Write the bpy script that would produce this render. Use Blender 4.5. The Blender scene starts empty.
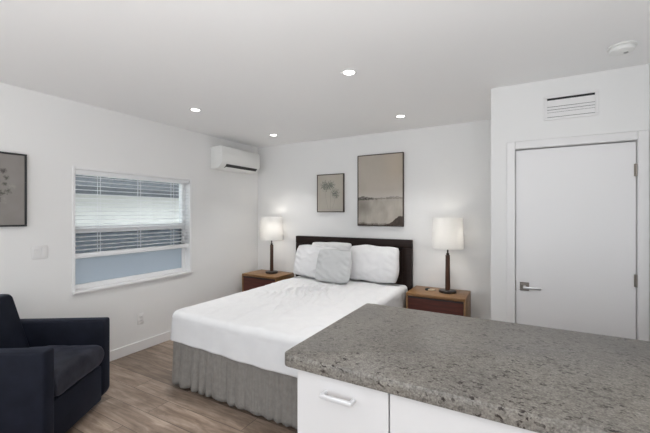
import bpy, bmesh, math, random
from mathutils import Vector, Matrix, noise
from math import sin, cos, pi, radians

random.seed(7)
S = bpy.context.scene
COL = S.collection

# ------------------------------------------------------------------ camera
# metres; left wall x=-3.62, bed wall y=4.29, floor z=0
YAW = 29.18
cd = bpy.data.cameras.new('camera')
cam = bpy.data.objects.new('camera', cd)
COL.objects.link(cam)
cam.location = (0, 0, 1.5)
cam.rotation_euler = (radians(90), 0, radians(YAW))
cd.sensor_width = 36
cd.lens = 36 * 346.0 / 650
cd.shift_y = -3.0 / 650
cd.clip_start = 0.05
S.camera = cam

# ------------------------------------------------------------------ world, sun and fill lights, exposure
w = bpy.data.worlds.new('sky')
S.world = w
w.use_nodes = True
bg = w.node_tree.nodes['Background']
bg.inputs[0].default_value = (0.80, 0.90, 1.0, 1)
bg.inputs[1].default_value = 1.3

def light(name, kind, loc, rot, energy, color=(1, 1, 1), **kw):
    d = bpy.data.lights.new(name, kind)
    d.energy = energy
    d.color = color
    for k, v in kw.items():
        setattr(d, k, v)
    o = bpy.data.objects.new(name, d)
    o.location = loc
    o.rotation_euler = rot
    COL.objects.link(o)
    return o

# sun high over the roof from the east: reaches only the yard and the house across it
light('sun', 'SUN', (3, 1, 9), (0, radians(38), 0), 9.0, (1.0, 0.97, 0.92), angle=radians(1))
# added fill light outside the made-up opening in the wall behind the camera
light('rear_fill', 'AREA', (-1.3, -2.74, 1.20), (radians(95), 0, 0), 17, (0.98, 0.985, 1.0),
      shape='RECTANGLE', size=3.4, size_y=2.0)
# added up-facing fill light behind the camera, brightens the ceiling
light('ceiling_fill', 'AREA', (-0.05, -0.75, 0.95), (radians(180), 0, 0), 56, (0.975, 0.985, 1.0),
      shape='RECTANGLE', size=1.6, size_y=1.7)

S.view_settings.view_transform = 'Standard'
S.view_settings.look = 'None'
S.view_settings.gamma = 1.0
S.view_settings.use_curve_mapping = False
S.view_settings.exposure = 0.38

# ------------------------------------------------------------------ material helpers
MATS = {}

def mat(name, color, rough=0.6, metal=0.0, **kw):
    m = bpy.data.materials.new(name)
    m.use_nodes = True
    b = m.node_tree.nodes['Principled BSDF']
    b.inputs['Base Color'].default_value = (*color, 1)
    b.inputs['Roughness'].default_value = rough
    b.inputs['Metallic'].default_value = metal
    for k, v in kw.items():
        b.inputs[k].default_value = v
    MATS[name] = m
    return m

def N(m, t, **kw):
    n = m.node_tree.nodes.new(t)
    for k, v in kw.items():
        setattr(n, k, v)
    return n

def L(m, a, b):
    m.node_tree.links.new(a, b)

def bsdf(m):
    return m.node_tree.nodes['Principled BSDF']

def coords(m, scale=(1, 1, 1), kind='Object'):
    tc = N(m, 'ShaderNodeTexCoord')
    mp = N(m, 'ShaderNodeMapping')
    mp.inputs['Scale'].default_value = scale
    L(m, tc.outputs[kind], mp.inputs['Vector'])
    return mp.outputs['Vector']

def ramp(m, fac, stops):
    r = N(m, 'ShaderNodeValToRGB')
    e = r.color_ramp.elements
    while len(e) < len(stops):
        e.new(0.5)
    for el, (p, c) in zip(e, stops):
        el.position = p
        el.color = (*c, 1)
    L(m, fac, r.inputs['Fac'])
    return r.outputs['Color']

def noisetex(m, vec, scale, detail=4, rough=0.55, dist=0.0):
    n = N(m, 'ShaderNodeTexNoise')
    n.inputs['Scale'].default_value = scale
    n.inputs['Detail'].default_value = detail
    n.inputs['Roughness'].default_value = rough
    n.inputs['Distortion'].default_value = dist
    L(m, vec, n.inputs['Vector'])
    return n.outputs['Fac']

def bump(m, h, strength=0.1, dist=0.01):
    b = N(m, 'ShaderNodeBump')
    b.inputs['Strength'].default_value = strength
    b.inputs['Distance'].default_value = dist
    L(m, h, b.inputs['Height'])
    L(m, b.outputs['Normal'], bsdf(m).inputs['Normal'])

def mixc(m, fac, a, b, mode='MIX'):
    x = N(m, 'ShaderNodeMix', data_type='RGBA', blend_type=mode)
    if isinstance(fac, float):
        x.inputs['Factor'].default_value = fac
    else:
        L(m, fac, x.inputs['Factor'])
    for sock, v in (('A', a), ('B', b)):
        tgt = [i for i in x.inputs if i.name == sock and i.type == 'RGBA'][0]
        if isinstance(v, tuple):
            tgt.default_value = (*v, 1)
        else:
            L(m, v, tgt)
    return [o for o in x.outputs if o.type == 'RGBA'][0]

# ------------------------------------------------------------------ materials
def plaster(name, c):
    m = mat(name, c, 0.75)
    bump(m, noisetex(m, coords(m), 90, 3), 0.06, 0.004)
    return m

plaster('wall_paint', (0.845, 0.84, 0.83))
plaster('ceiling_paint', (0.94, 0.935, 0.93))
mat('trim_white', (0.84, 0.83, 0.825), 0.38)
mat('door_white', (0.88, 0.87, 0.87), 0.5)
mat('vinyl_white', (0.86, 0.86, 0.86), 0.35)
mat('slat_white', (0.82, 0.83, 0.84), 0.4)
mat('plastic_white', (0.83, 0.83, 0.81), 0.35)
mat('plate_white', (0.82, 0.81, 0.80), 0.3)
mat('slot_dark', (0.02, 0.02, 0.022), 0.6)
mat('vent_grey', (0.40, 0.39, 0.385), 0.6)
mat('cabinet_white', (0.70, 0.69, 0.69), 0.35)
mat('seam_dark', (0.12, 0.12, 0.12), 0.7)
mat('brushed_metal', (0.62, 0.62, 0.62), 0.32, 1.0)
mat('dark_nickel', (0.30, 0.27, 0.24), 0.35, 1.0)
mat('silver_pull', (0.74, 0.74, 0.75), 0.4, 0.25)
mat('bronze_dark', (0.035, 0.026, 0.022), 0.3, 0.5)
mat('frame_black', (0.022, 0.022, 0.024), 0.45)
mat('frame_brown', (0.055, 0.035, 0.026), 0.45)
mat('cream_card', (0.55, 0.44, 0.32), 0.6)
mat('tile_glow', (1, 1, 1), 0.5)
e = bsdf(MATS['tile_glow'])
e.inputs['Emission Color'].default_value = (1, 0.97, 0.92, 1)
e.inputs['Emission Strength'].default_value = 6.0

def wood(name, c1, c2, scale=(2, 30, 30), rough=0.4, spec=0.5):
    m = mat(name, c1, rough)
    v = coords(m, scale)
    n = noisetex(m, v, 2.2, 6, 0.6, 0.6)
    L(m, ramp(m, n, [(0.28, c1), (0.72, c2)]), bsdf(m).inputs['Base Color'])
    bsdf(m).inputs['Specular IOR Level'].default_value = spec
    bump(m, n, 0.08, 0.003)
    return m

wood('walnut', (0.185, 0.092, 0.034), (0.31, 0.165, 0.066), (2.2, 26, 26))
wood('walnut_drawer', (0.055, 0.010, 0.006), (0.115, 0.024, 0.012), (2.2, 26, 26), 0.45)
wood('espresso', (0.009, 0.0045, 0.0035), (0.022, 0.011, 0.008), (2.0, 24, 24), 0.5, 0.22)
wood('lamp_wood', (0.05, 0.021, 0.012), (0.10, 0.042, 0.022), (30, 30, 3), 0.35)

# vinyl plank floor, planks run along x
m = mat('floor_planks', (0.2, 0.16, 0.13), 0.38)
v = coords(m, (1, 1, 1))
bk = N(m, 'ShaderNodeTexBrick')
bk.offset = 0.37
bk.inputs['Color1'].default_value = (0, 0, 0, 1)
bk.inputs['Color2'].default_value = (1, 1, 1, 1)
bk.inputs['Mortar'].default_value = (0.5, 0.5, 0.5, 1)
bk.inputs['Scale'].default_value = 1.0
bk.inputs['Mortar Size'].default_value = 0.0016
bk.inputs['Brick Width'].default_value = 1.22
bk.inputs['Row Height'].default_value = 0.18
L(m, v, bk.inputs['Vector'])
# each plank offsets its own grain
sc = N(m, 'ShaderNodeVectorMath', operation='SCALE')
sc.inputs['Scale'].default_value = 7.0
L(m, bk.outputs['Color'], sc.inputs[0])
ad = N(m, 'ShaderNodeVectorMath', operation='ADD')
L(m, v, ad.inputs[0])
L(m, sc.outputs['Vector'], ad.inputs[1])
mp = N(m, 'ShaderNodeMapping')
mp.inputs['Scale'].default_value = (1.3, 11, 1)
L(m, ad.outputs['Vector'], mp.inputs['Vector'])
g = noisetex(m, mp.outputs['Vector'], 2.0, 8, 0.65, 0.8)
mp2 = N(m, 'ShaderNodeMapping')
mp2.inputs['Scale'].default_value = (1.5, 3.5, 1)
L(m, ad.outputs['Vector'], mp2.inputs['Vector'])
g2 = noisetex(m, mp2.outputs['Vector'], 1.4, 5, 0.6, 0.4)
grain = ramp(m, g, [(0.28, (0.13, 0.095, 0.072)), (0.50, (0.25, 0.20, 0.165)), (0.72, (0.39, 0.33, 0.285))])
blot = ramp(m, g2, [(0.3, (0.60, 0.56, 0.53)), (0.7, (1.32, 1.3, 1.28))])
c = mixc(m, 1.0, grain, blot, 'MULTIPLY')
tone = ramp(m, bk.outputs['Color'], [(0.0, (0.66, 0.62, 0.58)), (1.0, (1.36, 1.32, 1.27))])
c = mixc(m, 1.0, c, tone, 'MULTIPLY')
c = mixc(m, bk.outputs['Fac'], c, (0.035, 0.026, 0.02))
L(m, c, bsdf(m).inputs['Base Color'])
bump(m, g, 0.08, 0.003)

# granite
m = mat('granite', (0.2, 0.19, 0.18), 0.33, **{'Specular IOR Level': 0.35})
v = coords(m)
n1 = noisetex(m, v, 62, 6, 0.7, 0.3)
base = ramp(m, n1, [(0.25, (0.11, 0.098, 0.085)), (0.5, (0.215, 0.20, 0.178)), (0.78, (0.32, 0.30, 0.272))])
n2 = noisetex(m, coords(m, (1.0, 1.5, 1.3)), 62, 2, 0.5, 0.5)
dark = ramp(m, n2, [(0.56, (0, 0, 0)), (0.63, (1, 1, 1))])
n3 = noisetex(m, coords(m, (1, 1, 1)), 15, 3, 0.6, 0.5)
patch = ramp(m, n3, [(0.40, (0.12, 0.12, 0.12)), (0.60, (1, 1, 1))])
dk = mixc(m, 1.0, dark, patch, 'MULTIPLY')
c = mixc(m, dk, base, (0.028, 0.020, 0.017))
n4 = noisetex(m, v, 160, 2, 0.5)
fine = ramp(m, n4, [(0.35, (0.74, 0.74, 0.74)), (0.65, (1.22, 1.22, 1.22))])
c = mixc(m, 1.0, c, fine, 'MULTIPLY')
n5 = noisetex(m, v, 3.5, 2, 0.5)
big = ramp(m, n5, [(0.3, (0.90, 0.90, 0.91)), (0.7, (1.1, 1.09, 1.07))])
c = mixc(m, 1.0, c, big, 'MULTIPLY')
L(m, c, bsdf(m).inputs['Base Color'])

# fabrics
def fabric(name, c1, c2, scale, rough=0.9, sheen=0.0, b=0.15, tint=(1, 1, 1)):
    m = mat(name, c1, rough)
    n = noisetex(m, coords(m), scale, 4, 0.6)
    L(m, ramp(m, n, [(0.3, c1), (0.7, c2)]), bsdf(m).inputs['Base Color'])
    p = bsdf(m)
    p.inputs['Sheen Weight'].default_value = sheen
    p.inputs['Sheen Roughness'].default_value = 0.35
    p.inputs['Sheen Tint'].default_value = (*tint, 1)
    p.inputs['Specular IOR Level'].default_value = 0.2
    bump(m, noisetex(m, coords(m), 420, 2), b, 0.002)
    return m

fabric('white_cotton', (0.71, 0.71, 0.72), (0.74, 0.74, 0.745), 12, 0.85, 0.0, 0.08)
fabric('pillow_cotton', (0.72, 0.715, 0.72), (0.75, 0.745, 0.75), 12, 0.85, 0.0, 0.08)
fabric('cushion_linen', (0.54, 0.545, 0.545), (0.60, 0.605, 0.605), 160, 0.9, 0.0, 0.25)
fabric('skirt_grey', (0.21, 0.195, 0.18), (0.255, 0.24, 0.222), 30, 0.85, 0.1, 0.1)
fabric('navy_velvet', (0.004, 0.0055, 0.012), (0.009, 0.011, 0.021), 9, 0.7, 0.15, 0.1, (0.45, 0.55, 0.8))
fabric('cushion_velvet', (0.007, 0.008, 0.014), (0.034, 0.035, 0.048), 9, 0.6, 0.22, 0.1, (0.55, 0.6, 0.8))  # lighter blotches put the velvet's highlights into the colour
mat('box_fabric', (0.05, 0.05, 0.05), 0.9)

m = mat('shade_linen', (0.90, 0.90, 0.895), 0.9)
nt = m.node_tree
tr = N(m, 'ShaderNodeBsdfTranslucent')
tr.inputs['Color'].default_value = (0.90, 0.89, 0.87, 1)
mx = N(m, 'ShaderNodeMixShader')
mx.inputs['Fac'].default_value = 0.45
L(m, bsdf(m).outputs[0], mx.inputs[1])
L(m, tr.outputs[0], mx.inputs[2])
L(m, mx.outputs[0], nt.nodes['Material Output'].inputs['Surface'])

def glass(name, tint, rough, frost):
    m = bpy.data.materials.new(name)
    m.use_nodes = True
    nt = m.node_tree
    nt.nodes.remove(nt.nodes['Principled BSDF'])
    out = nt.nodes['Material Output']
    t = N(m, 'ShaderNodeBsdfTransparent')
    t.inputs['Color'].default_value = (*tint, 1)
    gl = N(m, 'ShaderNodeBsdfGlossy')
    gl.inputs['Roughness'].default_value = rough
    a = N(m, 'ShaderNodeMixShader')
    a.inputs['Fac'].default_value = 0.06
    L(m, t.outputs[0], a.inputs[1])
    L(m, gl.outputs[0], a.inputs[2])
    last = a
    if frost:
        d = N(m, 'ShaderNodeBsdfTranslucent')
        d.inputs['Color'].default_value = (*frost, 1)
        d2 = N(m, 'ShaderNodeBsdfDiffuse')
        d2.inputs['Color'].default_value = (0.36, 0.40, 0.46, 1)
        q = N(m, 'ShaderNodeMixShader')
        q.inputs['Fac'].default_value = 0.5
        L(m, d.outputs[0], q.inputs[1])
        L(m, d2.outputs[0], q.inputs[2])
        q2 = N(m, 'ShaderNodeMixShader')
        q2.inputs['Fac'].default_value = 0.92
        L(m, a.outputs[0], q2.inputs[1])
        L(m, q.outputs[0], q2.inputs[2])
        last = q2
    L(m, last.outputs[0], out.inputs['Surface'])
    MATS[name] = m

glass('clear_glass', (0.97, 0.99, 0.99), 0.02, None)
glass('dim_glass', (0.20, 0.225, 0.255), 0.02, None)
glass('frosted_glass', (0.5, 0.58, 0.64), 0.2, (0.74, 0.78, 0.82))

def artmat(name):
    m = mat(name, (0.5, 0.5, 0.5), 0.7)
    a = N(m, 'ShaderNodeVertexColor', layer_name='art')
    L(m, a.outputs['Color'], bsdf(m).inputs['Base Color'])
    n = noisetex(m, coords(m), 500, 2)
    bump(m, n, 0.05, 0.002)
    return m
artmat('art_print')

# outside
fabric('stucco_cream', (0.80, 0.79, 0.75), (0.84, 0.83, 0.79), 20, 0.9)
mat('roof_grey', (0.02, 0.025, 0.032), 0.9)
fabric('yard_gravel', (0.30, 0.30, 0.29), (0.42, 0.41, 0.40), 30, 0.95)

# ------------------------------------------------------------------ mesh helpers
class MB:
    def __init__(s):
        s.bm = bmesh.new()

    def box(s, x0, x1, y0, y1, z0, z1, r=0.0, seg=2):
        t = bmesh.new()
        bmesh.ops.create_cube(t, size=1)
        for v in t.verts:
            v.co = Vector((x0 + (v.co.x + .5) * (x1 - x0), y0 + (v.co.y + .5) * (y1 - y0), z0 + (v.co.z + .5) * (z1 - z0)))
        if r > 0:
            bmesh.ops.bevel(t, geom=t.edges[:], offset=r, segments=seg, affect='EDGES', profile=0.5)
        return s.add(t)

    def add(s, t, M=None):
        if M is not None:
            t.transform(M)
        me = bpy.data.meshes.new('tmp')
        t.to_mesh(me)
        t.free()
        s.bm.from_mesh(me)
        bpy.data.meshes.remove(me)
        return s

    def lathe(s, prof, n=40, c=(0, 0, 0), axis='z', M=None):
        t = bmesh.new()
        rings = []
        for r, z in prof:
            if r < 1e-6:
                rings.append([t.verts.new((0, 0, z))])
            else:
                rings.append([t.verts.new((r * cos(2 * pi * k / n), r * sin(2 * pi * k / n), z)) for k in range(n)])
        for a, b in zip(rings, rings[1:]):
            for k in range(n):
                k2 = (k + 1) % n
                if len(a) == 1 and len(b) > 1:
                    t.faces.new((a[0], b[k2], b[k]))
                elif len(b) == 1 and len(a) > 1:
                    t.faces.new((a[k], a[k2], b[0]))
                elif len(a) > 1:
                    t.faces.new((a[k], a[k2], b[k2], b[k]))
        bmesh.ops.recalc_face_normals(t, faces=t.faces[:])
        R = Matrix.Identity(4)
        if axis == 'x':
            R = Matrix.Rotation(pi / 2, 4, 'Y')
        elif axis == 'y':
            R = Matrix.Rotation(-pi / 2, 4, 'X')
        t.transform(Matrix.Translation(c) @ R)
        return s.add(t, M)

    def prism(s, pts, axis, a0, a1, r=0.0, seg=2):
        """polygon pts in the plane across `axis`, extruded from a0 to a1"""
        t = bmesh.new()
        def P(p, a):
            return {'x': (a, p[0], p[1]), 'y': (p[0], a, p[1]), 'z': (p[0], p[1], a)}[axis]
        A = [t.verts.new(P(p, a0)) for p in pts]
        B = [t.verts.new(P(p, a1)) for p in pts]
        t.faces.new(A)
        t.faces.new(B[::-1])
        n = len(pts)
        for k in range(n):
            t.faces.new((A[k], A[(k + 1) % n], B[(k + 1) % n], B[k]))
        bmesh.ops.recalc_face_normals(t, faces=t.faces[:])
        if r > 0:
            bmesh.ops.bevel(t, geom=t.edges[:], offset=r, segments=seg, affect='EDGES', profile=0.5)
        return s.add(t)

    def grid(s, rows, close=False):
        """rows of points -> quads"""
        V = [[s.bm.verts.new(p) for p in r] for r in rows]
        for a, b in zip(V, V[1:]):
            n = len(a)
            for k in range(n if close else n - 1):
                s.bm.faces.new((a[k], a[(k + 1) % n], b[(k + 1) % n], b[k]))
        return V

    def build(s, name, material, parent=None, angle=40, loc=None):
        me = bpy.data.meshes.new(name)
        if loc is not None:
            bmesh.ops.translate(s.bm, verts=s.bm.verts[:], vec=-Vector(loc))
        s.bm.to_mesh(me)
        s.bm.free()
        me.materials.append(MATS[material] if isinstance(material, str) else material)
        for p in me.polygons:
            p.use_smooth = True
        me.set_sharp_from_angle(angle=radians(angle))
        o = bpy.data.objects.new(name, me)
        COL.objects.link(o)
        if parent is not None:
            o.parent = parent
        if loc is not None:
            o.location = loc
        return o

def tag(o, label, cat, group=None):
    o['label'] = label
    o['category'] = cat
    if group:
        o['group'] = group
    return o

def thing(name, label, cat, loc=(0, 0, 0), rz=0.0, group=None):
    o = bpy.data.objects.new(name, None)
    o.empty_display_size = 0.1
    COL.objects.link(o)
    o.location = loc
    o.rotation_euler = (0, 0, rz)
    return tag(o, label, cat, group)

def struct(o):
    o['kind'] = 'structure'
    return o

def dup(root, loc, label, group=None):
    r = root.copy()
    COL.objects.link(r)
    r.location = loc
    r['label'] = label
    if group:
        r['group'] = group
    for ch in list(root.children):
        c = ch.copy()
        COL.objects.link(c)
        c.parent = r
        for g in list(ch.children):
            d = g.copy()
            COL.objects.link(d)
            d.parent = c
    return r

# ------------------------------------------------------------------ room shell
XL, XR, YB, YD, YR, H = -3.62, 0.80, 4.29, 3.225, -2.60, 2.55
T = 0.16
WY0, WY1, WZ0, WZ1 = 1.673, 2.998, 0.765, 1.930       # window opening

struct(MB().box(XL - T, XR + T, YR - T, YB + T, -0.12, 0).build('floor', 'floor_planks'))
struct(MB().box(XL - T, XR + T, YR - T, YB + T, H, H + 0.12).build('ceiling', 'ceiling_paint'))
wl = MB()
wl.box(XL - T, XL, YR - T, WY0, 0, H).box(XL - T, XL, WY1, YB + T, 0, H)
wl.box(XL - T, XL, WY0, WY1, 0, WZ0).box(XL - T, XL, WY0, WY1, WZ1, H)
struct(wl.build('wall_left', 'wall_paint'))
struct(MB().box(XL, XR + T, YB, YB + T, 0, H).build('wall_back', 'wall_paint'))
struct(MB().box(XR, XR + T, YR - T, YB, 0, H).build('wall_right', 'wall_paint'))
# closet front with its door opening, and the return towards the bed wall
DX0, DX1, DZ = -0.021, 0.738, 2.022
wc = MB()
wc.box(-0.20, DX0, YD, YD + 0.11, 0, H).box(DX1, XR, YD, YD + 0.11, 0, H)
wc.box(DX0, DX1, YD, YD + 0.11, DZ, H).box(-0.20, -0.09, YD + 0.11, YB, 0, H)
struct(wc.build('wall_closet', 'wall_paint'))
# wall behind the camera; its wide opening is added to let fill light in
wr = MB()
GX0, GX1, GZ1 = -3.05, 0.45, 2.28
wr.box(XL, GX0, YR - T, YR, 0, H).box(GX1, XR, YR - T, YR, 0, H).box(GX0, GX1, YR - T, YR, GZ1, H)
struct(wr.build('wall_rear', 'wall_paint'))

# baseboards
def base(name, boxes):
    b = MB()
    for x0, x1, y0, y1 in boxes:
        b.box(x0, x1, y0, y1, 0, 0.105, 0.004, 1)
    return struct(b.build(name, 'trim_white'))
base('baseboard_left', [(XL, XL + 0.014, YR, YB)])
base('baseboard_back', [(XL + 0.014, -0.20, YB - 0.014, YB)])
base('baseboard_closet', [(-0.214, -0.09, YD - 0.014, YD), (-0.214, -0.20, YD, YB - 0.014)])
base('baseboard_right', [(XR - 0.014, XR, YR, 1.18), (XR - 0.014, XR, 2.14, YD)])

# ------------------------------------------------------------------ closet door
tr = MB()
CW = 0.062
tr.box(DX0 - CW, DX0, YD - 0.018, YD, 0, DZ + CW, 0.004, 1)
tr.box(DX1, DX1 + CW - 0.001, YD - 0.018, YD, 0, DZ + CW, 0.004, 1)
tr.box(DX0, DX1, YD - 0.018, YD, DZ, DZ + CW, 0.004, 1)
tr.box(DX0, DX1, YD + 0.060, YD + 0.10, DZ - 0.03, DZ)     # stop
tr.box(DX0, DX0 + 0.02, YD + 0.060, YD + 0.10, 0, DZ - 0.03).box(DX1 - 0.02, DX1, YD + 0.060, YD + 0.10, 0, DZ - 0.03)
struct(tr.build('trim_1', 'trim_white'))
dr = struct(MB().box(DX0 + 0.003, DX1 - 0.004, YD + 0.012, YD + 0.055, 0.012, DZ - 0.008, 0.002, 1).build('door_1', 'door_white'))
hd = MB().box(0.012, 0.077, YD + 0.003, YD + 0.012, 0.876, 0.944, 0.003, 1)
hp = hd.build('door_handle', 'dark_nickel', dr)
lv = MB()
lv.lathe([(0, 0), (0.012, 0), (0.012, -0.045), (0, -0.045)], 20, (0.045, YD + 0.003, 0.908), 'y')
lv.box(0.033, 0.158, YD - 0.050, YD - 0.036, 0.898, 0.918, 0.005, 2)
lv.build('lever', 'brushed_metal', hp)
for z in (1.81, 1.02, 0.23):
    h = MB().lathe([(0, 0), (0.0075, 0), (0.0075, 0.09), (0, 0.09)], 14, (DX1 - 0.004, YD + 0.004, z - 0.045))
    h.box(DX1 - 0.016, DX1 - 0.004, YD + 0.009, YD + 0.0125, z - 0.044, z + 0.044)
    h.build('hinge', 'dark_nickel', dr)
MB().box(DX0 - 0.001, DX0 + 0.004, YD + 0.008, YD + 0.014, 0.87, 0.95).build('latch', 'dark_nickel', dr)

# ------------------------------------------------------------------ window in the left wall
jb = MB()
J = 0.014
jb.box(XL - T, XL + 0.006, WY0 - 0.012, WY0 + J, WZ0, WZ1 + 0.012, 0.002, 1)
jb.box(XL - T, XL + 0.006, WY1 - J, WY1 + 0.012, WZ0, WZ1 + 0.012, 0.002, 1)
jb.box(XL - T, XL + 0.006, WY0 + J, WY1 - J, WZ1 - J, WZ1 + 0.012, 0.002, 1)
win = struct(jb.build('window_1', 'vinyl_white'))
sl = MB().box(XL - T, XL + 0.024, WY0 - 0.012, WY1 + 0.012, WZ0 - 0.020, WZ0 + 0.004, 0.004, 2)
sl.build('window_sill', 'trim_white', win)
fr = MB()
FX0, FX1 = XL - 0.155, XL - 0.085
a0, a1, b0, b1 = WY0 + J, WY1 - J, WZ0 + 0.004, WZ1 - J
fr.box(FX0, FX1, a0, a0 + 0.035, b0, b1, 0.003, 1).box(FX0, FX1, a1 - 0.045, a1, b0, b1, 0.003, 1)
fr.box(FX0, FX1, a0 + 0.035, a1 - 0.045, b0, b0 + 0.045, 0.003, 1)
fr.box(FX0, FX1, a0 + 0.035, a1 - 0.045, b1 - 0.035, b1, 0.003, 1)
fr.build('window_frame', 'vinyl_white', win)
ZM = 1.345
mr = MB().box(FX0 + 0.02, FX1 + 0.012, a0 + 0.035, a1 - 0.045, ZM - 0.03, ZM + 0.035, 0.003, 1)
mr.build('meeting_rail', 'vinyl_white', win)
MB().box(FX0 + 0.03, FX0 + 0.036, a0 + 0.035, a1 - 0.045, ZM + 0.035, b1 - 0.035).build('upper_pane', 'clear_glass', win)
ZL = 1.085
MB().box(FX0 + 0.03, FX1 - 0.005, a0 + 0.035, a1 - 0.045, ZL - 0.018, ZL + 0.018, 0.003, 1).build('glazing_bar', 'vinyl_white', win)
MB().box(FX0 + 0.045, FX0 + 0.051, a0 + 0.035, a1 - 0.045, ZL + 0.018, ZM - 0.03).build('middle_pane', 'dim_glass', win)
lp = MB().box(FX0 + 0.045, FX0 + 0.051, a0 + 0.035, a1 - 0.045, b0 + 0.045, ZL - 0.018)
lp.build('lower_pane', 'frosted_glass', win)['label'] = 'blue grey frosted lower pane'

# blind hanging in the recess
bx = XL - 0.035
bl = thing('window_blind', 'white slatted blind lowered over the upper two thirds of the window', 'window blind', (bx, (WY0 + WY1) / 2, WZ1 - J))
ln = (WY1 - WY0) / 2 - J - 0.006
def local(mb, name, material, parent):
    return mb.build(name, material, parent)
local(MB().box(-0.028, 0.028, -ln, ln, -0.045, -0.001, 0.003, 1), 'headrail', 'slat_white', bl)
sm = MB()
ztop, zbot, pitch = -0.066, -(WZ1 - J - 1.125), 0.041
z = ztop
while z > zbot:
    t = bmesh.new()
    n = 6
    sec = []
    for k in range(n + 1):
        q = -1 + 2 * k / n
        sec.append((q * 0.024, 0.003 * (1 - q * q)))
    for y in (-ln, ln):
        pass
    rows = []
    for (px, pz) in sec:
        rows.append((px, pz + 0.0012))
    for (px, pz) in reversed(sec):
        rows.append((px, pz - 0.0012))
    A = [t.verts.new((p[0], -ln + 0.002, p[1])) for p in rows]
    B = [t.verts.new((p[0], ln - 0.002, p[1])) for p in rows]
    for k in range(len(rows)):
        k2 = (k + 1) % len(rows)
        t.faces.new((A[k], A[k2], B[k2], B[k]))
    t.faces.new(A[::-1])
    t.faces.new(B)
    bmesh.ops.recalc_face_normals(t, faces=t.faces[:])
    sm.add(t, Matrix.Translation((0, 0, z)) @ Matrix.Rotation(radians(6), 4, 'Y'))
    z -= pitch
local(sm, 'slats', 'slat_white', bl)
local(MB().box(-0.026, 0.026, -ln, ln, zbot - 0.052, zbot - 0.004, 0.004, 2), 'bottom_rail', 'slat_white', bl)
for y in (-0.42, 0.0, 0.42):
    c = MB()
    for dx in (-0.025, 0.025):
        c.box(dx - 0.001, dx + 0.001, y - 0.002, y + 0.002, zbot - 0.01, -0.04)
    local(c, 'ladder_cord', 'slat_white', bl)

# frame of the added light opening behind the camera
rg = MB()
for x in (GX0, (GX0 + GX1) / 2 - 0.03, GX1 - 0.06):
    rg.box(x, x + 0.06, YR - 0.12, YR - 0.05, 0, GZ1)
rg.box(GX0, GX1, YR - 0.12, YR - 0.05, GZ1 - 0.06, GZ1)
struct(rg.build('added_rear_window', 'vinyl_white'))

# ------------------------------------------------------------------ outside the window
nb = thing('neighbouring_house', 'cream house wall under a dark eave outside, seen through the blind', 'house', (-6.9, 2.6, 0))
MB().box(-0.2, 0, -6, 6, 0, 2.9).build('house_wall', 'stucco_cream', nb)
MB().prism([(-0.5, 2.55), (0.55, 1.83), (0.55, 1.97), (-0.5, 3.0)], 'y', -6.4, 6.4).build('eave', 'roof_grey', nb)
struct(MB().box(-9, XL - T, -6, 10, -0.14, -0.02).build('ground', 'yard_gravel'))

# ------------------------------------------------------------------ air conditioner
ac = thing('air_conditioner', 'white wall mounted air conditioner high in the corner above the window wall', 'air conditioner', (XL, 3.70, 2.25))
pr = [(0.0, -0.148), (0.135, -0.150), (0.178, -0.115), (0.205, -0.085), (0.212, 0.06), (0.204, 0.146), (0.19, 0.150), (0.0, 0.150)]
def ypr(mb, pts, y0, y1, r):
    return mb.prism([(p[0], p[1]) for p in pts], 'y', y0, y1, r, 2)
ypr(MB(), pr, -0.385, 0.385, 0.008).build('body', 'plastic_white', ac, 30)
pa = [(0.204, -0.072), (0.2165, -0.068), (0.2165, 0.055), (0.2085, 0.138), (0.198, 0.138)]
ypr(MB(), pa, -0.381, 0.381, 0.004).build('front_panel', 'plastic_white', ac, 30)
sp = [(0.160, -0.132), (0.179, -0.120), (0.210, -0.092), (0.204, -0.084), (0.15, -0.12)]
ypr(MB(), sp, -0.29, 0.325, 0.0).build('air_slot', 'slot_dark', ac)
fl = [(0.150, -0.148), (0.186, -0.127), (0.189, -0.122), (0.156, -0.143)]
ypr(MB(), fl, -0.29, 0.325, 0.0).build('louvre', 'plastic_white', ac)

# ------------------------------------------------------------------ ceiling lights
def downlight(x, y, label):
    t = thing('downlight', label, 'ceiling light', (x, y, H), 0, 'recessed ceiling lights')
    MB().lathe([(0.041, -0.003), (0.044, -0.007), (0.060, -0.005), (0.062, 0.0), (0.041, 0.0)], 40).build('trim_ring', 'trim_white', t)
    MB().lathe([(0, -0.004), (0.041, -0.004), (0.041, -0.001), (0, -0.001)], 40).build('lens', 'tile_glow', t)
    light('downlight_beam', 'AREA', (x, y, H - 0.02), (0, 0, 0), 2.9, (1.0, 0.985, 0.965), shape='DISK', size=0.08, spread=radians(84))
downlight(-1.096, 2.33, 'recessed round ceiling light nearest the camera, largest of the four')
downlight(-1.107, 3.65, 'recessed round ceiling light above the right side of the headboard')
downlight(-2.845, 2.412, 'recessed round ceiling light on the window side, in front of the air conditioner')
downlight(-2.852, 3.70, 'recessed round ceiling light in the far corner beside the air conditioner')
# unseen fill lights added out of frame, set like kitchen downlights
for x, y in ((-2.6, 0.2), (-0.3, -1.3)):
    light('kitchen_fill', 'AREA', (x, y, H - 0.02), (0, 0, 0), 2.5, (1.0, 0.98, 0.95), shape='DISK', size=0.10, spread=radians(115))

sd = thing('smoke_detector', 'round white smoke detector on the ceiling before the closet', 'smoke detector', (0.567, 2.80, H))
MB().lathe([(0, -0.001), (0.072, -0.001), (0.074, -0.012), (0.068, -0.016), (0, -0.016)], 40).build('mounting_plate', 'plastic_white', sd)
MB().lathe([(0.060, -0.016), (0.060, -0.020), (0.066, -0.022), (0.062, -0.036), (0.045, -0.043), (0, -0.045)], 40).build('cover', 'plastic_white', sd)
MB().lathe([(0, -0.0445), (0.012, -0.0445), (0.012, -0.048), (0, -0.048)], 20, (0.02, 0, 0)).build('test_button', 'vent_grey', sd)

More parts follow.
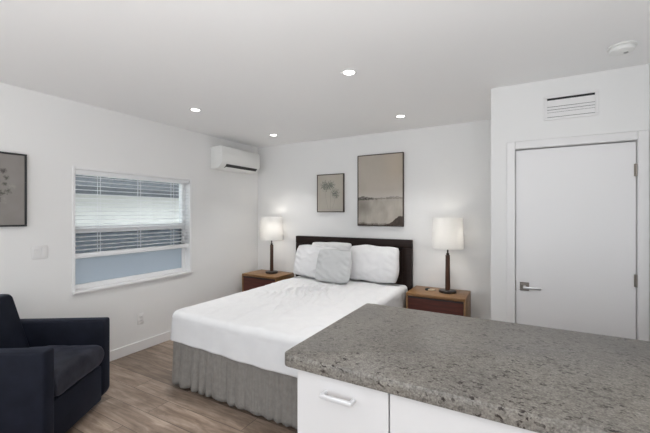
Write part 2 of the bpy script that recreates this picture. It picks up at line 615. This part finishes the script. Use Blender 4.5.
# ------------------------------------------------------------------ wall register
vt = thing('air_vent', 'white slotted air vent in the wall above the closet door', 'air vent', (0.348, YD, 2.325))
f = MB()
for (x0, x1, z0, z1) in ((-0.172, 0.172, 0.074, 0.094), (-0.172, 0.172, -0.096, -0.076), (-0.172, -0.150, -0.076, 0.074), (0.150, 0.172, -0.076, 0.074)):
    f.box(x0, x1, -0.010, 0.0, z0, z1, 0.002, 1)
f.build('vent_frame', 'trim_white', vt)
MB().box(-0.150, 0.150, -0.003, -0.0005, -0.076, 0.074).build('backing', 'slot_dark', vt)
for k, (zc, hh) in enumerate(((0.032, 0.050), (-0.006, 0.020), (-0.028, 0.018), (-0.056, 0.034))):
    MB().prism([(-0.009, zc - hh / 2), (-0.006, zc - hh / 2), (-0.004, zc + hh / 2), (-0.007, zc + hh / 2)], 'x', -0.150, 0.150).build('louvre', 'trim_white', vt)

# ------------------------------------------------------------------ switch and outlet on the left wall
sw = thing('light_switch', 'white double rocker light switch on the wall left of the window', 'light switch', (XL, 1.412, 1.165))
MB().box(0, 0.006, -0.058, 0.058, -0.058, 0.058, 0.003, 2).build('plate', 'plate_white', sw)
for y in (-0.024, 0.024):
    MB().prism([(0.006, -0.033), (0.0075, -0.033), (0.011, 0.033), (0.006, 0.033)], 'y', y - 0.016, y + 0.016).build('rocker', 'plate_white', sw)
ot = thing('power_outlet', 'white power outlet low on the wall under the window', 'power outlet', (XL, 2.33, 0.345))
MB().box(0, 0.006, -0.036, 0.036, -0.058, 0.058, 0.003, 2).build('plate', 'plate_white', ot)
for z in (-0.020, 0.020):
    s_ = MB().box(0.006, 0.008, -0.017, 0.017, z - 0.014, z + 0.014, 0.003, 2).build('socket', 'plate_white', ot)
    q = MB()
    for y in (-0.006, 0.006):
        q.box(0.0078, 0.0083, y - 0.001, y + 0.001, z - 0.004, z + 0.006)
    q.build('slot', 'slot_dark', s_)

# ------------------------------------------------------------------ pictures
def lerp(a, b, t):
    return tuple(x + (y - x) * t for x, y in zip(a, b))

def sm_(a, b, x):
    t = max(0.0, min(1.0, (x - a) / (b - a)))
    return t * t * (3 - 2 * t)

def picture(name, label, w_, h_, loc, rz, frame_mat, border, func, nx, ny, group=None, fd=0.035):
    t = thing(name, label, 'picture', loc, rz, group)
    f = MB()                       # local: x across, y towards the wall, z up
    f.box(-w_ / 2, w_ / 2, -fd, -0.001, h_ / 2 - border, h_ / 2, 0.002, 1)
    f.box(-w_ / 2, w_ / 2, -fd, -0.001, -h_ / 2, -h_ / 2 + border, 0.002, 1)
    f.box(-w_ / 2, -w_ / 2 + border, -fd, -0.001, -h_ / 2 + border, h_ / 2 - border, 0.002, 1)
    f.box(w_ / 2 - border, w_ / 2, -fd, -0.001, -h_ / 2 + border, h_ / 2 - border, 0.002, 1)
    f.build('frame', frame_mat, t)
    iw, ih = w_ - 2 * border, h_ - 2 * border
    g = MB()
    rows = [[(-iw / 2 + iw * i / nx, -fd + 0.008, -ih / 2 + ih * j / ny) for i in range(nx + 1)] for j in range(ny + 1)]
    g.grid(rows)
    # sides of the canvas panel, so that it is a solid board
    g.box(-iw / 2, iw / 2, -fd + 0.0085, -0.002, -ih / 2, ih / 2)
    o = g.build('canvas', 'art_print', t)
    at = o.data.color_attributes.new('art', 'FLOAT_COLOR', 'POINT')
    for k, v in enumerate(o.data.vertices):
        at.data[k].color = (*func((v.co.x + iw / 2) / iw, (v.co.z + ih / 2) / ih), 1)
    return t

def fbm(x, y, z=0.0, o=4):
    return noise.fractal(Vector((x, y, z)), 1.0, 2.0, o)

def art_lake(u, v):
    # pale sky, dark far shore with low hills, water, dark near bank
    n = fbm(u * 3, v * 3, 1.3)
    sky = lerp((0.43, 0.385, 0.325), (0.50, 0.45, 0.39), 0.5 + 0.5 * n)
    sky = lerp(sky, (0.49, 0.405, 0.31), 0.5 * sm_(0.4, 0.9, u) * sm_(0.5, 0.8, v))
    sky = lerp((0.52, 0.48, 0.43), sky, sm_(0.40, 0.52, v))
    water = lerp((0.35, 0.315, 0.27), (0.48, 0.44, 0.385), 0.5 + 0.7 * fbm(u * 6, v * 5, 4.0))
    water = lerp(water, (0.20, 0.18, 0.15), 0.75 * sm_(0.25, 0.0, math.hypot(u - 0.1, (v - 0.27) * 1.3)))
    c = sky if v > 0.385 else water
    ridge = 0.392 + 0.026 * math.exp(-((u - 0.12) / 0.13) ** 2) + 0.016 * math.exp(-((u - 0.80) / 0.14) ** 2) + 0.012 * fbm(u * 14, 2.0)
    low = 0.362 + 0.012 * sm_(0.2, 0.6, u) - 0.008 * fbm(u * 20, 7.0)
    if low < v < ridge:
        d = 0.95 - 0.4 * sm_(0.28, 0.42, u)
        c = lerp(c, (0.03, 0.024, 0.02), d * (0.75 + 0.4 * fbm(u * 25, v * 40, 3.0)))
    bank = 0.012 + 0.115 * sm_(0.60, 1.0, u) + 0.022 * fbm(u * 5, 5.0) + 0.004 * fbm(u * 20, 1.0)
    if v < bank:
        c = lerp((0.035, 0.025, 0.020), (0.075, 0.055, 0.042), 0.5 + 0.5 * fbm(u * 20, v * 20, 9.0))
    elif v < bank + 0.02 and u < 0.65:
        c = lerp(c, (0.14, 0.12, 0.10), 0.6)
    return c

def flower(u, v, cx, cy, r, seed, asp):
    dx, dy = (u - cx), (v - cy) * asp
    d = math.hypot(dx, dy) / r
    if d > 1.15:
        return 0.0
    a = math.atan2(dy, dx)
    p = abs(sin(a * 4.5 + seed + 1.5 * fbm(dx * 9 / r * 0.2, dy * 9 / r * 0.2, seed)))
    n = fbm(u * 24, v * 24 * asp, seed)
    return max(0.0, min(1.0, 1.2 * (p * 0.7 + 0.55 + n * 0.9 - d * 0.95)))

def art_flowers(u, v):
    asp = 1.33
    c = lerp((0.45, 0.415, 0.355), (0.50, 0.46, 0.40), 0.5 + 0.5 * fbm(u * 2, v * 3, 2.0))
    for cx, cy, r, sd, y0, bend in ((0.30, 0.70, 0.19, 1.0, 0.05, 0.12), (0.52, 0.71, 0.17, 4.0, 0.05, -0.02), (0.70, 0.48, 0.16, 7.0, 0.08, -0.12)):
        if y0 < v < cy:
            t = (cy - v) / (cy - y0)
            x = cx + bend * t * t
            if abs(u - x) < 0.009:
                c = lerp(c, (0.22, 0.21, 0.17), 0.35)
        k = flower(u, v, cx, cy, r, sd, asp)
        c = lerp(c, (0.105, 0.125, 0.105), k * 0.85)
    return c

def art_bouquet(u, v):
    c = lerp((0.24, 0.22, 0.205), (0.285, 0.265, 0.25), 0.5 + 0.5 * fbm(u * 3, v * 3, 5.0))
    asp = 1.34
    for k in range(26):
        a = k * 2.399
        rr = 0.29 * math.sqrt((k + 0.5) / 26)
        cx, cy = 0.52 + rr * cos(a) * 1.15, 0.52 + rr * sin(a)
        r = 0.030 + 0.028 * abs(sin(k * 7.1))
        q = flower(u, v, cx, cy, r, k * 1.7, asp)
        col = (0.045, 0.05, 0.035) if k % 3 else (0.33, 0.32, 0.28)
        if k % 7 == 3:
            col = (0.03, 0.022, 0.022)
        c = lerp(c, col, 0.8 * q)
    if abs(u - 0.45) < 0.07 and 0.06 < v < 0.28:
        c = lerp(c, (0.10, 0.09, 0.08), 0.8)
    return c

picture('landscape_picture', 'large framed lakeside landscape in beige and brown, right above the headboard', 0.626, 0.937,
        (-1.566, YB - 0.001, 1.803), 0, 'frame_brown', 0.011, art_lake, 110, 165)
picture('botanical_picture', 'small framed print of grey green flowers left above the headboard', 0.424, 0.532,
        (-2.297, YB - 0.001, 1.785), 0, 'frame_brown', 0.011, art_flowers, 110, 140)
picture('bouquet_picture', 'black framed picture of small flowers on the window wall, cut by the photo edge', 0.46, 0.60,
        (XL + 0.001, 1.311 - 0.23, 1.693), radians(90), 'frame_black', 0.014, art_bouquet, 110, 140)

# ------------------------------------------------------------------ bed
BX0, BX1, BY0, BY1, BZ = -2.675, -1.155, 1.970, 4.18, 0.645
bed = thing('bed', 'queen bed with dark wood headboard and grey gathered bed skirt', 'bed', ((BX0 + BX1) / 2, 3.1, 0))
O = Vector(bed.location)
def at_bed(mb, name, material, parent=bed, angle=40):
    bmesh.ops.translate(mb.bm, verts=mb.bm.verts[:], vec=-O)
    return mb.build(name, material, parent, angle)
HX0, HX1, HY0, HY1, HZ = -2.835, -1.135, 4.20, 4.265, 1.175
hb = MB()
hb.box(HX0, HX1, HY0, HY1, HZ - 0.105, HZ, 0.006, 2)
hb.box(HX0, HX0 + 0.115, HY0, HY1, 0, HZ - 0.105, 0.006, 2).box(HX1 - 0.115, HX1, HY0, HY1, 0, HZ - 0.105, 0.006, 2)
hb.box(HX0 + 0.115, HX1 - 0.115, HY0, HY1, 0.28, 0.42, 0.006, 2)
hbo = at_bed(hb, 'headboard', 'espresso')
pn = MB().box(HX0 + 0.11, HX1 - 0.11, HY0 + 0.022, HY1 - 0.008, 0.40, HZ - 0.10)
o = at_bed(pn, 'headboard_panel', 'espresso', None)
o.parent = hbo
at_bed(MB().box(BX0 + 0.05, BX1 - 0.05, BY0 + 0.05, BY1, 0.12, 0.36, 0.02, 2), 'box_spring', 'box_fabric')
at_bed(MB().box(BX0 + 0.025, BX1 - 0.012, BY0 + 0.03, BY1, 0.362, BZ - 0.012, 0.05, 4), 'mattress', 'white_cotton')
for x in (BX0 + 0.12, BX1 - 0.12):
    for y in (BY0 + 0.14, BY1 - 0.14):
        at_bed(MB().lathe([(0, 0), (0.022, 0), (0.03, 0.12), (0, 0.12)], 16, (x, y, 0)), 'leg', 'bronze_dark')

def perim(x0, x1, y0, y1, r, step):
    """open path left-head -> left-foot -> right-foot -> right-head: (point, outward normal, arc length)"""
    P = []
    def seg(a, b, n):
        k = max(2, int((Vector(b) - Vector(a)).length / step))
        for i in range(k):
            P.append((Vector(a).lerp(Vector(b), i / k), Vector(n)))
    def arc(c, a0, a1):
        k = max(4, int(r * abs(a1 - a0) / step))
        for i in range(k):
            a = a0 + (a1 - a0) * i / k
            n = Vector((cos(a), sin(a)))
            P.append((Vector(c) + n * r, n))
    seg((x0, y1), (x0, y0 + r), (-1, 0))
    arc((x0 + r, y0 + r), pi, 1.5 * pi)
    seg((x0 + r, y0), (x1 - r, y0), (0, -1))
    arc((x1 - r, y0 + r), 1.5 * pi, 2 * pi)
    seg((x1, y0 + r), (x1, y1), (1, 0))
    P.append((Vector((x1, y1)), Vector((1, 0))))
    out = []
    s = 0
    for i, (p, n) in enumerate(P):
        if i:
            s += (p - P[i - 1][0]).length
        out.append((p, n, s))
    return out

# gathered skirt
sk = MB()
path = perim(BX0 + 0.030, BX1 - 0.030, BY0 + 0.016, BY1, 0.05, 0.008)
rows = []
NZ = 14
for j in range(NZ + 1):
    t = j / NZ                      # 0 top .. 1 hem
    row = []
    for p, n, s in path:
        ph = s * 2 * pi / 0.105 + 6.5 * noise.noise(Vector((s * 4.3, 0, 0.3)))
        amp = (0.010 + 0.012 * t) * (0.35 + 1.5 * abs(noise.noise(Vector((s * 2.3, 5, t * 0.6)))))
        fine = 0.007 * (1 - 0.4 * t) * (0.4 + abs(noise.noise(Vector((s * 3, 4, 1))))) * sin(s * 2 * pi / 0.026 + 3 * noise.noise(Vector((s * 5, 9, t))))
        d = amp * (2 * abs(sin(0.5 * ph + 0.3 * noise.noise(Vector((s * 4, t * 2, 2))))) - 1) + fine + 0.012 * t
        z = 0.425 + (0.026 + 0.016 * sm_(-1.7, -2.6, p.x) - 0.425) * t
        if t > 0.85:
            z += 0.006 * sin(ph) * (t - 0.85) / 0.15
        row.append((p.x + n.x * d, p.y + n.y * d, z))
    rows.append(row)
sk.grid(rows)
sko = at_bed(sk, 'bed_skirt', 'skirt_grey', bed, 180)
md = sko.modifiers.new('thick', 'SOLIDIFY')
md.thickness = 0.003

# white sheet over the mattress
def wr(x, y):
    """height of the wrinkles on top of the bed"""
    q = Vector((x, y, 0))
    wx = x + 0.10 * noise.noise(q * 3.0) + 0.04 * noise.noise(q * 8 + Vector((3, 1, 0)))
    wy = y + 0.10 * noise.noise(q * 2.5 + Vector((7, 2, 0)))
    mask = sm_(0.95, 0.1, math.hypot((x + 2.05) / 0.80, (y - 3.25) / 0.85))
    w = sin((wx * 0.90 + wy * 0.44) * 2 * pi / 0.088)
    # narrow raised folds with flat valleys between them
    a = 0.040 * (max(0.0, w) ** 1.6) * mask * (0.30 + 1.2 * max(0.0, 0.25 + noise.noise(q * 2.4 + Vector((0, 9, 1)))))
    b = 0.009 * noise.noise(q * 4 + Vector((1, 1, 4))) + 0.005 * noise.noise(q * 11)
    # a few ridge creases
    r = noise.noise(Vector((x * 3.2 + y * 0.6, y * 1.2 - x, 6.0)))
    c = 0.012 * max(0, 1 - abs(r) * 7) ** 2
    return a + b + c
SX0, SX1, SY0, SY1 = BX0, BX1, BY0, 3.98
RS = 0.055
path = perim(SX0, SX1, SY0, SY1, 0.085, 0.0115)
xc = (SX0 + SX1) / 2
rows = []
NR, NA, ND = 84, 8, 18
xm = (SX1 - SX0) / 2
for j in range(NR + 1):
    t = j / NR
    row = []
    for p, n, s in path:
        e = p - n * RS                       # where the shoulder starts
        sp_ = Vector((xc, min(max(p.y, SY0 + xm * 0.9), SY1)))
        q = sp_.lerp(e, t)
        crown = 0.012 * (1 - t * t)
        row.append((q.x, q.y, BZ + crown + wr(q.x, q.y) * (1 - 0.5 * t ** 6)))
    rows.append(row)
for j in range(1, NA + 1):
    a = (pi / 2) * j / NA
    row = []
    for p, n, s in path:
        q = p - n * RS + n * RS * sin(a)
        e = p - n * RS
        row.append((q.x, q.y, BZ - RS * (1 - cos(a)) + 0.5 * wr(e.x, e.y) * cos(a)))
    rows.append(row)
for j in range(1, ND + 1):
    t = j / ND
    row = []
    for p, n, s in path:
        hem = 0.382 + 0.022 * sm_(-1.7, -2.6, p.x) + 0.010 * noise.noise(Vector((s * 1.3, 0, 8))) + 0.002 * noise.noise(Vector((s * 9, 0, 3)))
        z0 = BZ - RS
        z = z0 + (hem - z0) * t
        d = t * (0.010 * noise.noise(Vector((s * 5.5, t * 0.8, 2))) + 0.003 * sin(s * 23 + 3 * noise.noise(Vector((s * 2, 0, 0))))) + 0.004 * noise.noise(Vector((s * 7, z * 9, 0))) + 0.012 * t
        row.append((p.x + n.x * d, p.y + n.y * d, z))
    rows.append(row)
sh = MB()
sh.grid(rows)
so = sh.build('bed_sheet', 'white_cotton', None, 180, loc=(xc, 3.0, BZ))
tag(so, 'white rumpled bed sheet draped over the bed down to the grey skirt', 'bed sheet')
md = so.modifiers.new('thick', 'SOLIDIFY')
md.thickness = 0.004
md.offset = 1

# ------------------------------------------------------------------ pillows
def pillow(name, label, cat, w_, h_, th, loc, lean, rz, rx_roll, material, seed, group=None, sharp=0.30):
    """local: x across, z up, y through; stands on its lower edge, leaning back"""
    n = 34
    V = {}
    mb = MB()
    for side in (1, -1):
        rows = []
        for j in range(n + 1):
            row = []
            for i in range(n + 1):
                u, v = -1 + 2 * i / n, -1 + 2 * j / n
                fu, fv = max(0, 1 - abs(u) ** 2.6), max(0, 1 - abs(v) ** 2.6)
                t = (fu * fv) ** 0.42
                pinch = 1 - (-0.035) * (1 - abs(v) ** 2) * abs(u) ** 3 * 1.0
                pz = 1 - (-0.03) * (1 - abs(u) ** 2) * abs(v) ** 3 * 1.0
                rr = 1 - 0.055 * (abs(u) * abs(v)) ** 4
                x, z = u * w_ / 2 * pinch * rr, v * h_ / 2 * pz * rr
                q = Vector((x * 5, z * 5, seed + side * 3.0))
                edge = max(abs(u), abs(v))
                k = 0.012 * noise.noise(q) + 0.006 * noise.noise(q * 2.7) + 0.005 * max(0, 1 - abs(noise.noise(q * 1.4)) * 7)
                k += 0.006 * sm_(0.45, 0.9, edge) * sin((x * 0.7 + z * 1.2) * 70 + 4 * noise.noise(q * 0.8)) * (1 - edge ** 8)
                sag = 1.0 - 0.16 * v
                y = -side * (th / 2 * t * sag + k * min(1, t * 1.6))
                x += 0.010 * noise.noise(Vector((z * 6, seed, 1))) * abs(u)
                z += 0.014 * noise.noise(Vector((x * 5, seed, 2))) * abs(v)
                row.append((x, y, z))
            rows.append(row)
        mb.grid(rows)
    bmesh.ops.remove_doubles(mb.bm, verts=mb.bm.verts[:], dist=1e-4)
    bmesh.ops.recalc_face_normals(mb.bm, faces=mb.bm.faces[:])
    mb.bm.transform(Matrix.Translation((0, 0, h_ / 2)))
    o = mb.build(name, material, None, 180)
    o.location = loc
    o.rotation_euler = (radians(-lean), radians(rx_roll), radians(rz))
    return tag(o, label, cat, group)

PZ = BZ + 0.027
pillow('pillow', 'white bed pillow behind the others, its top edge peeking above on the left', 'pillow', 0.62, 0.44, 0.12,
       (-2.20, 4.07, PZ), 8, 0, -1, 'pillow_cotton', 2.0, 'white bed pillows')
pillow('pillow', 'white bed pillow standing at the left, partly behind the square cushion', 'pillow', 0.62, 0.41, 0.16,
       (-2.325, 3.84, PZ), 15, 2, 4, 'pillow_cotton', 5.0, 'white bed pillows')
pillow('pillow', 'white bed pillow standing at the right of the headboard', 'pillow', 0.65, 0.435, 0.19,
       (-1.565, 3.95, PZ), 14, 0, 0, 'pillow_cotton', 9.0, 'white bed pillows')
pillow('cushion', 'square light grey cushion in front of the white pillows', 'cushion', 0.47, 0.40, 0.12,
       (-1.97, 3.68, PZ), 17, -1, 0, 'cushion_linen', 13.0)

# ------------------------------------------------------------------ nightstands
def nightstand(label, x0, y0):
    W, D, Z = 0.62, 0.44, 0.62
    t = thing('nightstand', label, 'nightstand', (x0 + W / 2, y0 + D / 2, 0), 0, 'nightstands beside the bed')
    c = MB()
    h, d = W / 2, D / 2
    c.box(-h, h, -d, d, Z - 0.030, Z, 0.003, 2)
    k = 0.018
    c.box(-h, -h + k, -d, d, 0.0, Z - 0.030, 0.003, 2).box(h - k, h, -d, d, 0.0, Z - 0.030, 0.003, 2)
    c.box(-h + k, h - k, -d + 0.02, d, 0.10, 0.125).box(-h + k, h - k, d - 0.015, d, 0.125, Z - 0.030)
    c.box(-h + k, h - k, -d + 0.02, d - 0.015, 0.345, 0.36)
    c.build('body', 'walnut', t)
    for z0, z1 in ((0.365, Z - 0.034), (0.13, 0.34)):
        f = MB().box(-h + 0.021, h - 0.021, -d + 0.006, -d + 0.028, z0, z1, 0.002, 1)
        f.box(-h + 0.06, h - 0.06, -d + 0.028, d - 0.05, z0 + 0.02, z1 - 0.03)
        dro = f.build('drawer', 'walnut_drawer', t)
        MB().box(-h + 0.021, h - 0.021, -d + 0.003, -d + 0.006, z1 - 0.016, z1 - 0.004).build('finger_pull', 'slot_dark', dro)
    return t
nightstand('walnut nightstand between the bed and the window wall', -3.535, 3.835)
nightstand('walnut nightstand with reddish drawer right of the bed, seen over the counter', -1.092, 3.805)

def lamp(label, x, y):
    t = thing('table_lamp', label, 'table lamp', (x, y, 0.62), 0, 'table lamps on the nightstands')
    MB().lathe([(0, 0), (0.088, 0), (0.092, 0.004), (0.092, 0.020), (0.086, 0.026), (0.034, 0.030), (0, 0.030)], 48).build('base', 'bronze_dark', t)
    MB().lathe([(0, 0.030), (0.026, 0.030), (0.027, 0.034), (0.024, 0.40), (0.0245, 0.415), (0, 0.415)], 32).build('column', 'lamp_wood', t)
    MB().lathe([(0, 0.415), (0.017, 0.415), (0.017, 0.435), (0.009, 0.44), (0.009, 0.56), (0.017, 0.565), (0.017, 0.60), (0, 0.60)], 24).build('socket', 'bronze_dark', t)
    s_ = MB()
    z0, z1, r0, r1, th = 0.492, 0.832, 0.170, 0.157, 0.003
    s_.lathe([(r0, z0), (r1, z1), (r1 - th, z1), (r0 - th, z0), (r0, z0)], 64)
    so_ = s_.build('shade', 'shade_linen', t)
    rg_ = MB()
    for a in (0, 2 * pi / 3, 4 * pi / 3):
        rg_.box(0.008, r1 - 0.004, -0.0015, 0.0015, z1 - 0.030, z1 - 0.027)
        rg_.bm.transform(Matrix.Rotation(2 * pi / 3, 4, 'Z'))
    rg_.lathe([(0, z1 - 0.031), (0.012, z1 - 0.031), (0.012, z1 - 0.025), (0, z1 - 0.025)], 16)
    rg_.box(-0.004, 0.004, -0.004, 0.004, 0.60, z1 - 0.03)
    rg_.build('shade_fitter', 'brushed_metal', so_)
    MB().lathe([(0, 0.60), (0.014, 0.602), (0.030, 0.65), (0.028, 0.68), (0.012, 0.70), (0, 0.702)], 20, (0.05, 0, 0)).build('bulb', 'tile_glow', t)
    light('lamp_light', 'POINT', (x + 0.05, y, 0.62 + 0.66), (0, 0, 0), 2.6, (1.0, 0.92, 0.82), shadow_soft_size=0.045)
    return t
lamp('lit table lamp with drum shade on the left nightstand', -3.185, 4.085)
lamp('lit table lamp with drum shade on the right nightstand', -0.688, 4.045)

kb = thing('small_box', 'small tan and black box lying beside the right lamp base', 'box', (-0.875, 4.04, 0.62), radians(-12))
MB().box(-0.02, 0.045, -0.028, 0.028, 0, 0.016, 0.003, 2).build('lid', 'cream_card', kb)
MB().box(-0.055, -0.02, -0.028, 0.028, 0, 0.022, 0.006, 3).build('body', 'slot_dark', kb)

# ------------------------------------------------------------------ armchair
ANG = 33.0
fw = Vector((cos(radians(ANG)), sin(radians(ANG)), 0))
lf = Vector((-sin(radians(ANG)), cos(radians(ANG)), 0))
cpos = Vector((-2.893, 1.606, 0)) - fw * 0.40 - lf * 0.385
ch = thing('armchair', 'navy blue velvet armchair with square arms in front of the window wall', 'armchair', cpos, radians(ANG))
for s in (1, -1):
    y0, y1 = (0.285, 0.385) if s > 0 else (-0.345, -0.245)
    a = MB().prism([(-0.40, 0.055), (0.375, 0.055), (0.40, 0.10), (0.40, 0.663), (-0.40, 0.663)], 'y', y0, y1, 0.018, 3)
    a.build('arm', 'navy_velvet', ch)
MB().box(-0.39, 0.388, -0.244, 0.284, 0.040, 0.312, 0.012, 3).build('seat_base', 'navy_velvet', ch)
bk_ = MB().prism([(-0.16, 0.30), (-0.13, 0.45), (-0.262, 0.860), (-0.285, 0.885), (-0.38, 0.885), (-0.40, 0.86), (-0.395, 0.30)], 'y', -0.243, 0.283, 0.020, 3)
bk_.build('backrest', 'navy_velvet', ch)
# seat cushion with a soft crown
cu = MB()
n = 30
for side in (1, -1):
    rows = []
    for j in range(n + 1):
        row = []
        for i in range(n + 1):
            u, v = -1 + 2 * i / n, -1 + 2 * j / n
            u = math.copysign(1 - (1 - abs(u)) ** 2.2, u)
            v = math.copysign(1 - (1 - abs(v)) ** 2.2, v)
            cx = 0.128 + u * 0.280
            cy = 0.02 + v * 0.261
            ed = (max(0, 1 - abs(u) ** 16) * max(0, 1 - abs(v) ** 12)) ** 0.30
            q = Vector((cx * 6, cy * 6, 2.0 + side))
            k = 0.006 * noise.noise(q) + 0.005 * noise.noise(q * 2.6)
            z = 0.404 + side * (0.086 * ed + (0.012 * (1 - u * u) * (1 - v * v) if side > 0 else 0) + k * ed)
            row.append((cx, cy, z))
        rows.append(row)
    cu.grid(rows)
bmesh.ops.remove_doubles(cu.bm, verts=cu.bm.verts[:], dist=1e-4)
bmesh.ops.recalc_face_normals(cu.bm, faces=cu.bm.faces[:])
cu.build('seat_cushion', 'cushion_velvet', ch, 180)
for x in (-0.32, 0.26):
    for y in (-0.28, 0.32):
        MB().lathe([(0, 0), (0.022, 0), (0.026, 0.06), (0, 0.06)], 16, (x, y, 0)).build('leg', 'bronze_dark', ch)

# ------------------------------------------------------------------ kitchen peninsula
KX0, KX1, KY0, KY1 = -0.868, XR - 0.002, 1.182, 2.116
top = MB()
rc = 0.03
pts = []
for k in range(7):
    a = pi + (pi / 2) * k / 6
    pts.append((KX0 + rc + rc * cos(a), KY0 + rc + rc * sin(a)))
pts += [(KX1, KY0), (KX1, KY1), (KX0, KY1)]
top.prism(pts, 'z', 0.859, 0.914, 0.006, 2)
tag(top.build('countertop', 'granite', None, 40, loc=((KX0 + KX1) / 2, (KY0 + KY1) / 2, 0.859)),
    'speckled grey granite countertop in the foreground', 'countertop')

CY = 1.203                      # cabinet fronts
def cabinet(label, x0, x1, top_drawer):
    W = x1 - x0
    t = thing('base_cabinet', label, 'cabinet', ((x0 + x1) / 2, 1.55, 0), 0, 'base cabinets under the countertop')
    def B(mb, name, m_, par):
        return mb.build(name, m_, par)
    h = W / 2
    y0 = CY - 1.55
    c = MB().box(-h + 0.001, h - 0.001, y0 + 0.021, 0.45, 0.10, 0.858, 0.001, 1)
    c.box(-h + 0.001, h - 0.001, y0 + 0.08, 0.40, 0.0, 0.10)
    B(c, 'carcass', 'cabinet_white', t)
    g = 0.0018
    if top_drawer:
        d = B(MB().box(-h + g, h - g, y0, y0 + 0.020, 0.572, 0.855, 0.002, 1), 'drawer', 'cabinet_white', t)
        hd_ = MB()
        for x in (-0.060, 0.060):
            hd_.lathe([(0, 0), (0.008, 0), (0.008, -0.032), (0, -0.032)], 16, (x, y0, 0.790), 'y')
        hd_.box(-0.069, 0.069, y0 - 0.040, y0 - 0.028, 0.781, 0.799, 0.005, 3)
        B(hd_, 'pull_handle', 'silver_pull', d)['label'] = 'silver bar pull'
        z1 = 0.568
    else:
        z1 = 0.855
    spans = ((-h, h, 1),) if top_drawer else ((-h, 0.0, 1), (0.0, h, -1))
    for xa, xb, sd_ in spans:
        d = B(MB().box(xa + g, xb - g, y0, y0 + 0.020, 0.105, z1, 0.002, 1), 'cabinet_door', 'cabinet_white', t)
        hd_ = MB()
        zt = z1 - (0.06 if top_drawer else 0.16)
        xh = xb - 0.05 if sd_ > 0 else xa + 0.05
        for z in (zt, zt - 0.128):
            hd_.lathe([(0, 0), (0.005, 0), (0.005, -0.032), (0, -0.032)], 12, (xh, y0, z), 'y')
        hd_.box(xh - 0.008, xh + 0.008, y0 - 0.038, y0 - 0.028, zt - 0.14, zt + 0.012, 0.003, 2)
        B(hd_, 'pull_handle', 'silver_pull', d)
    return t
cabinet('white base cabinet with a drawer and bar pull, at the left end under the granite', -0.806, -0.408, True)
cabinet('plain white base cabinet front right of the drawer, under the granite', -0.406, 0.796, False)
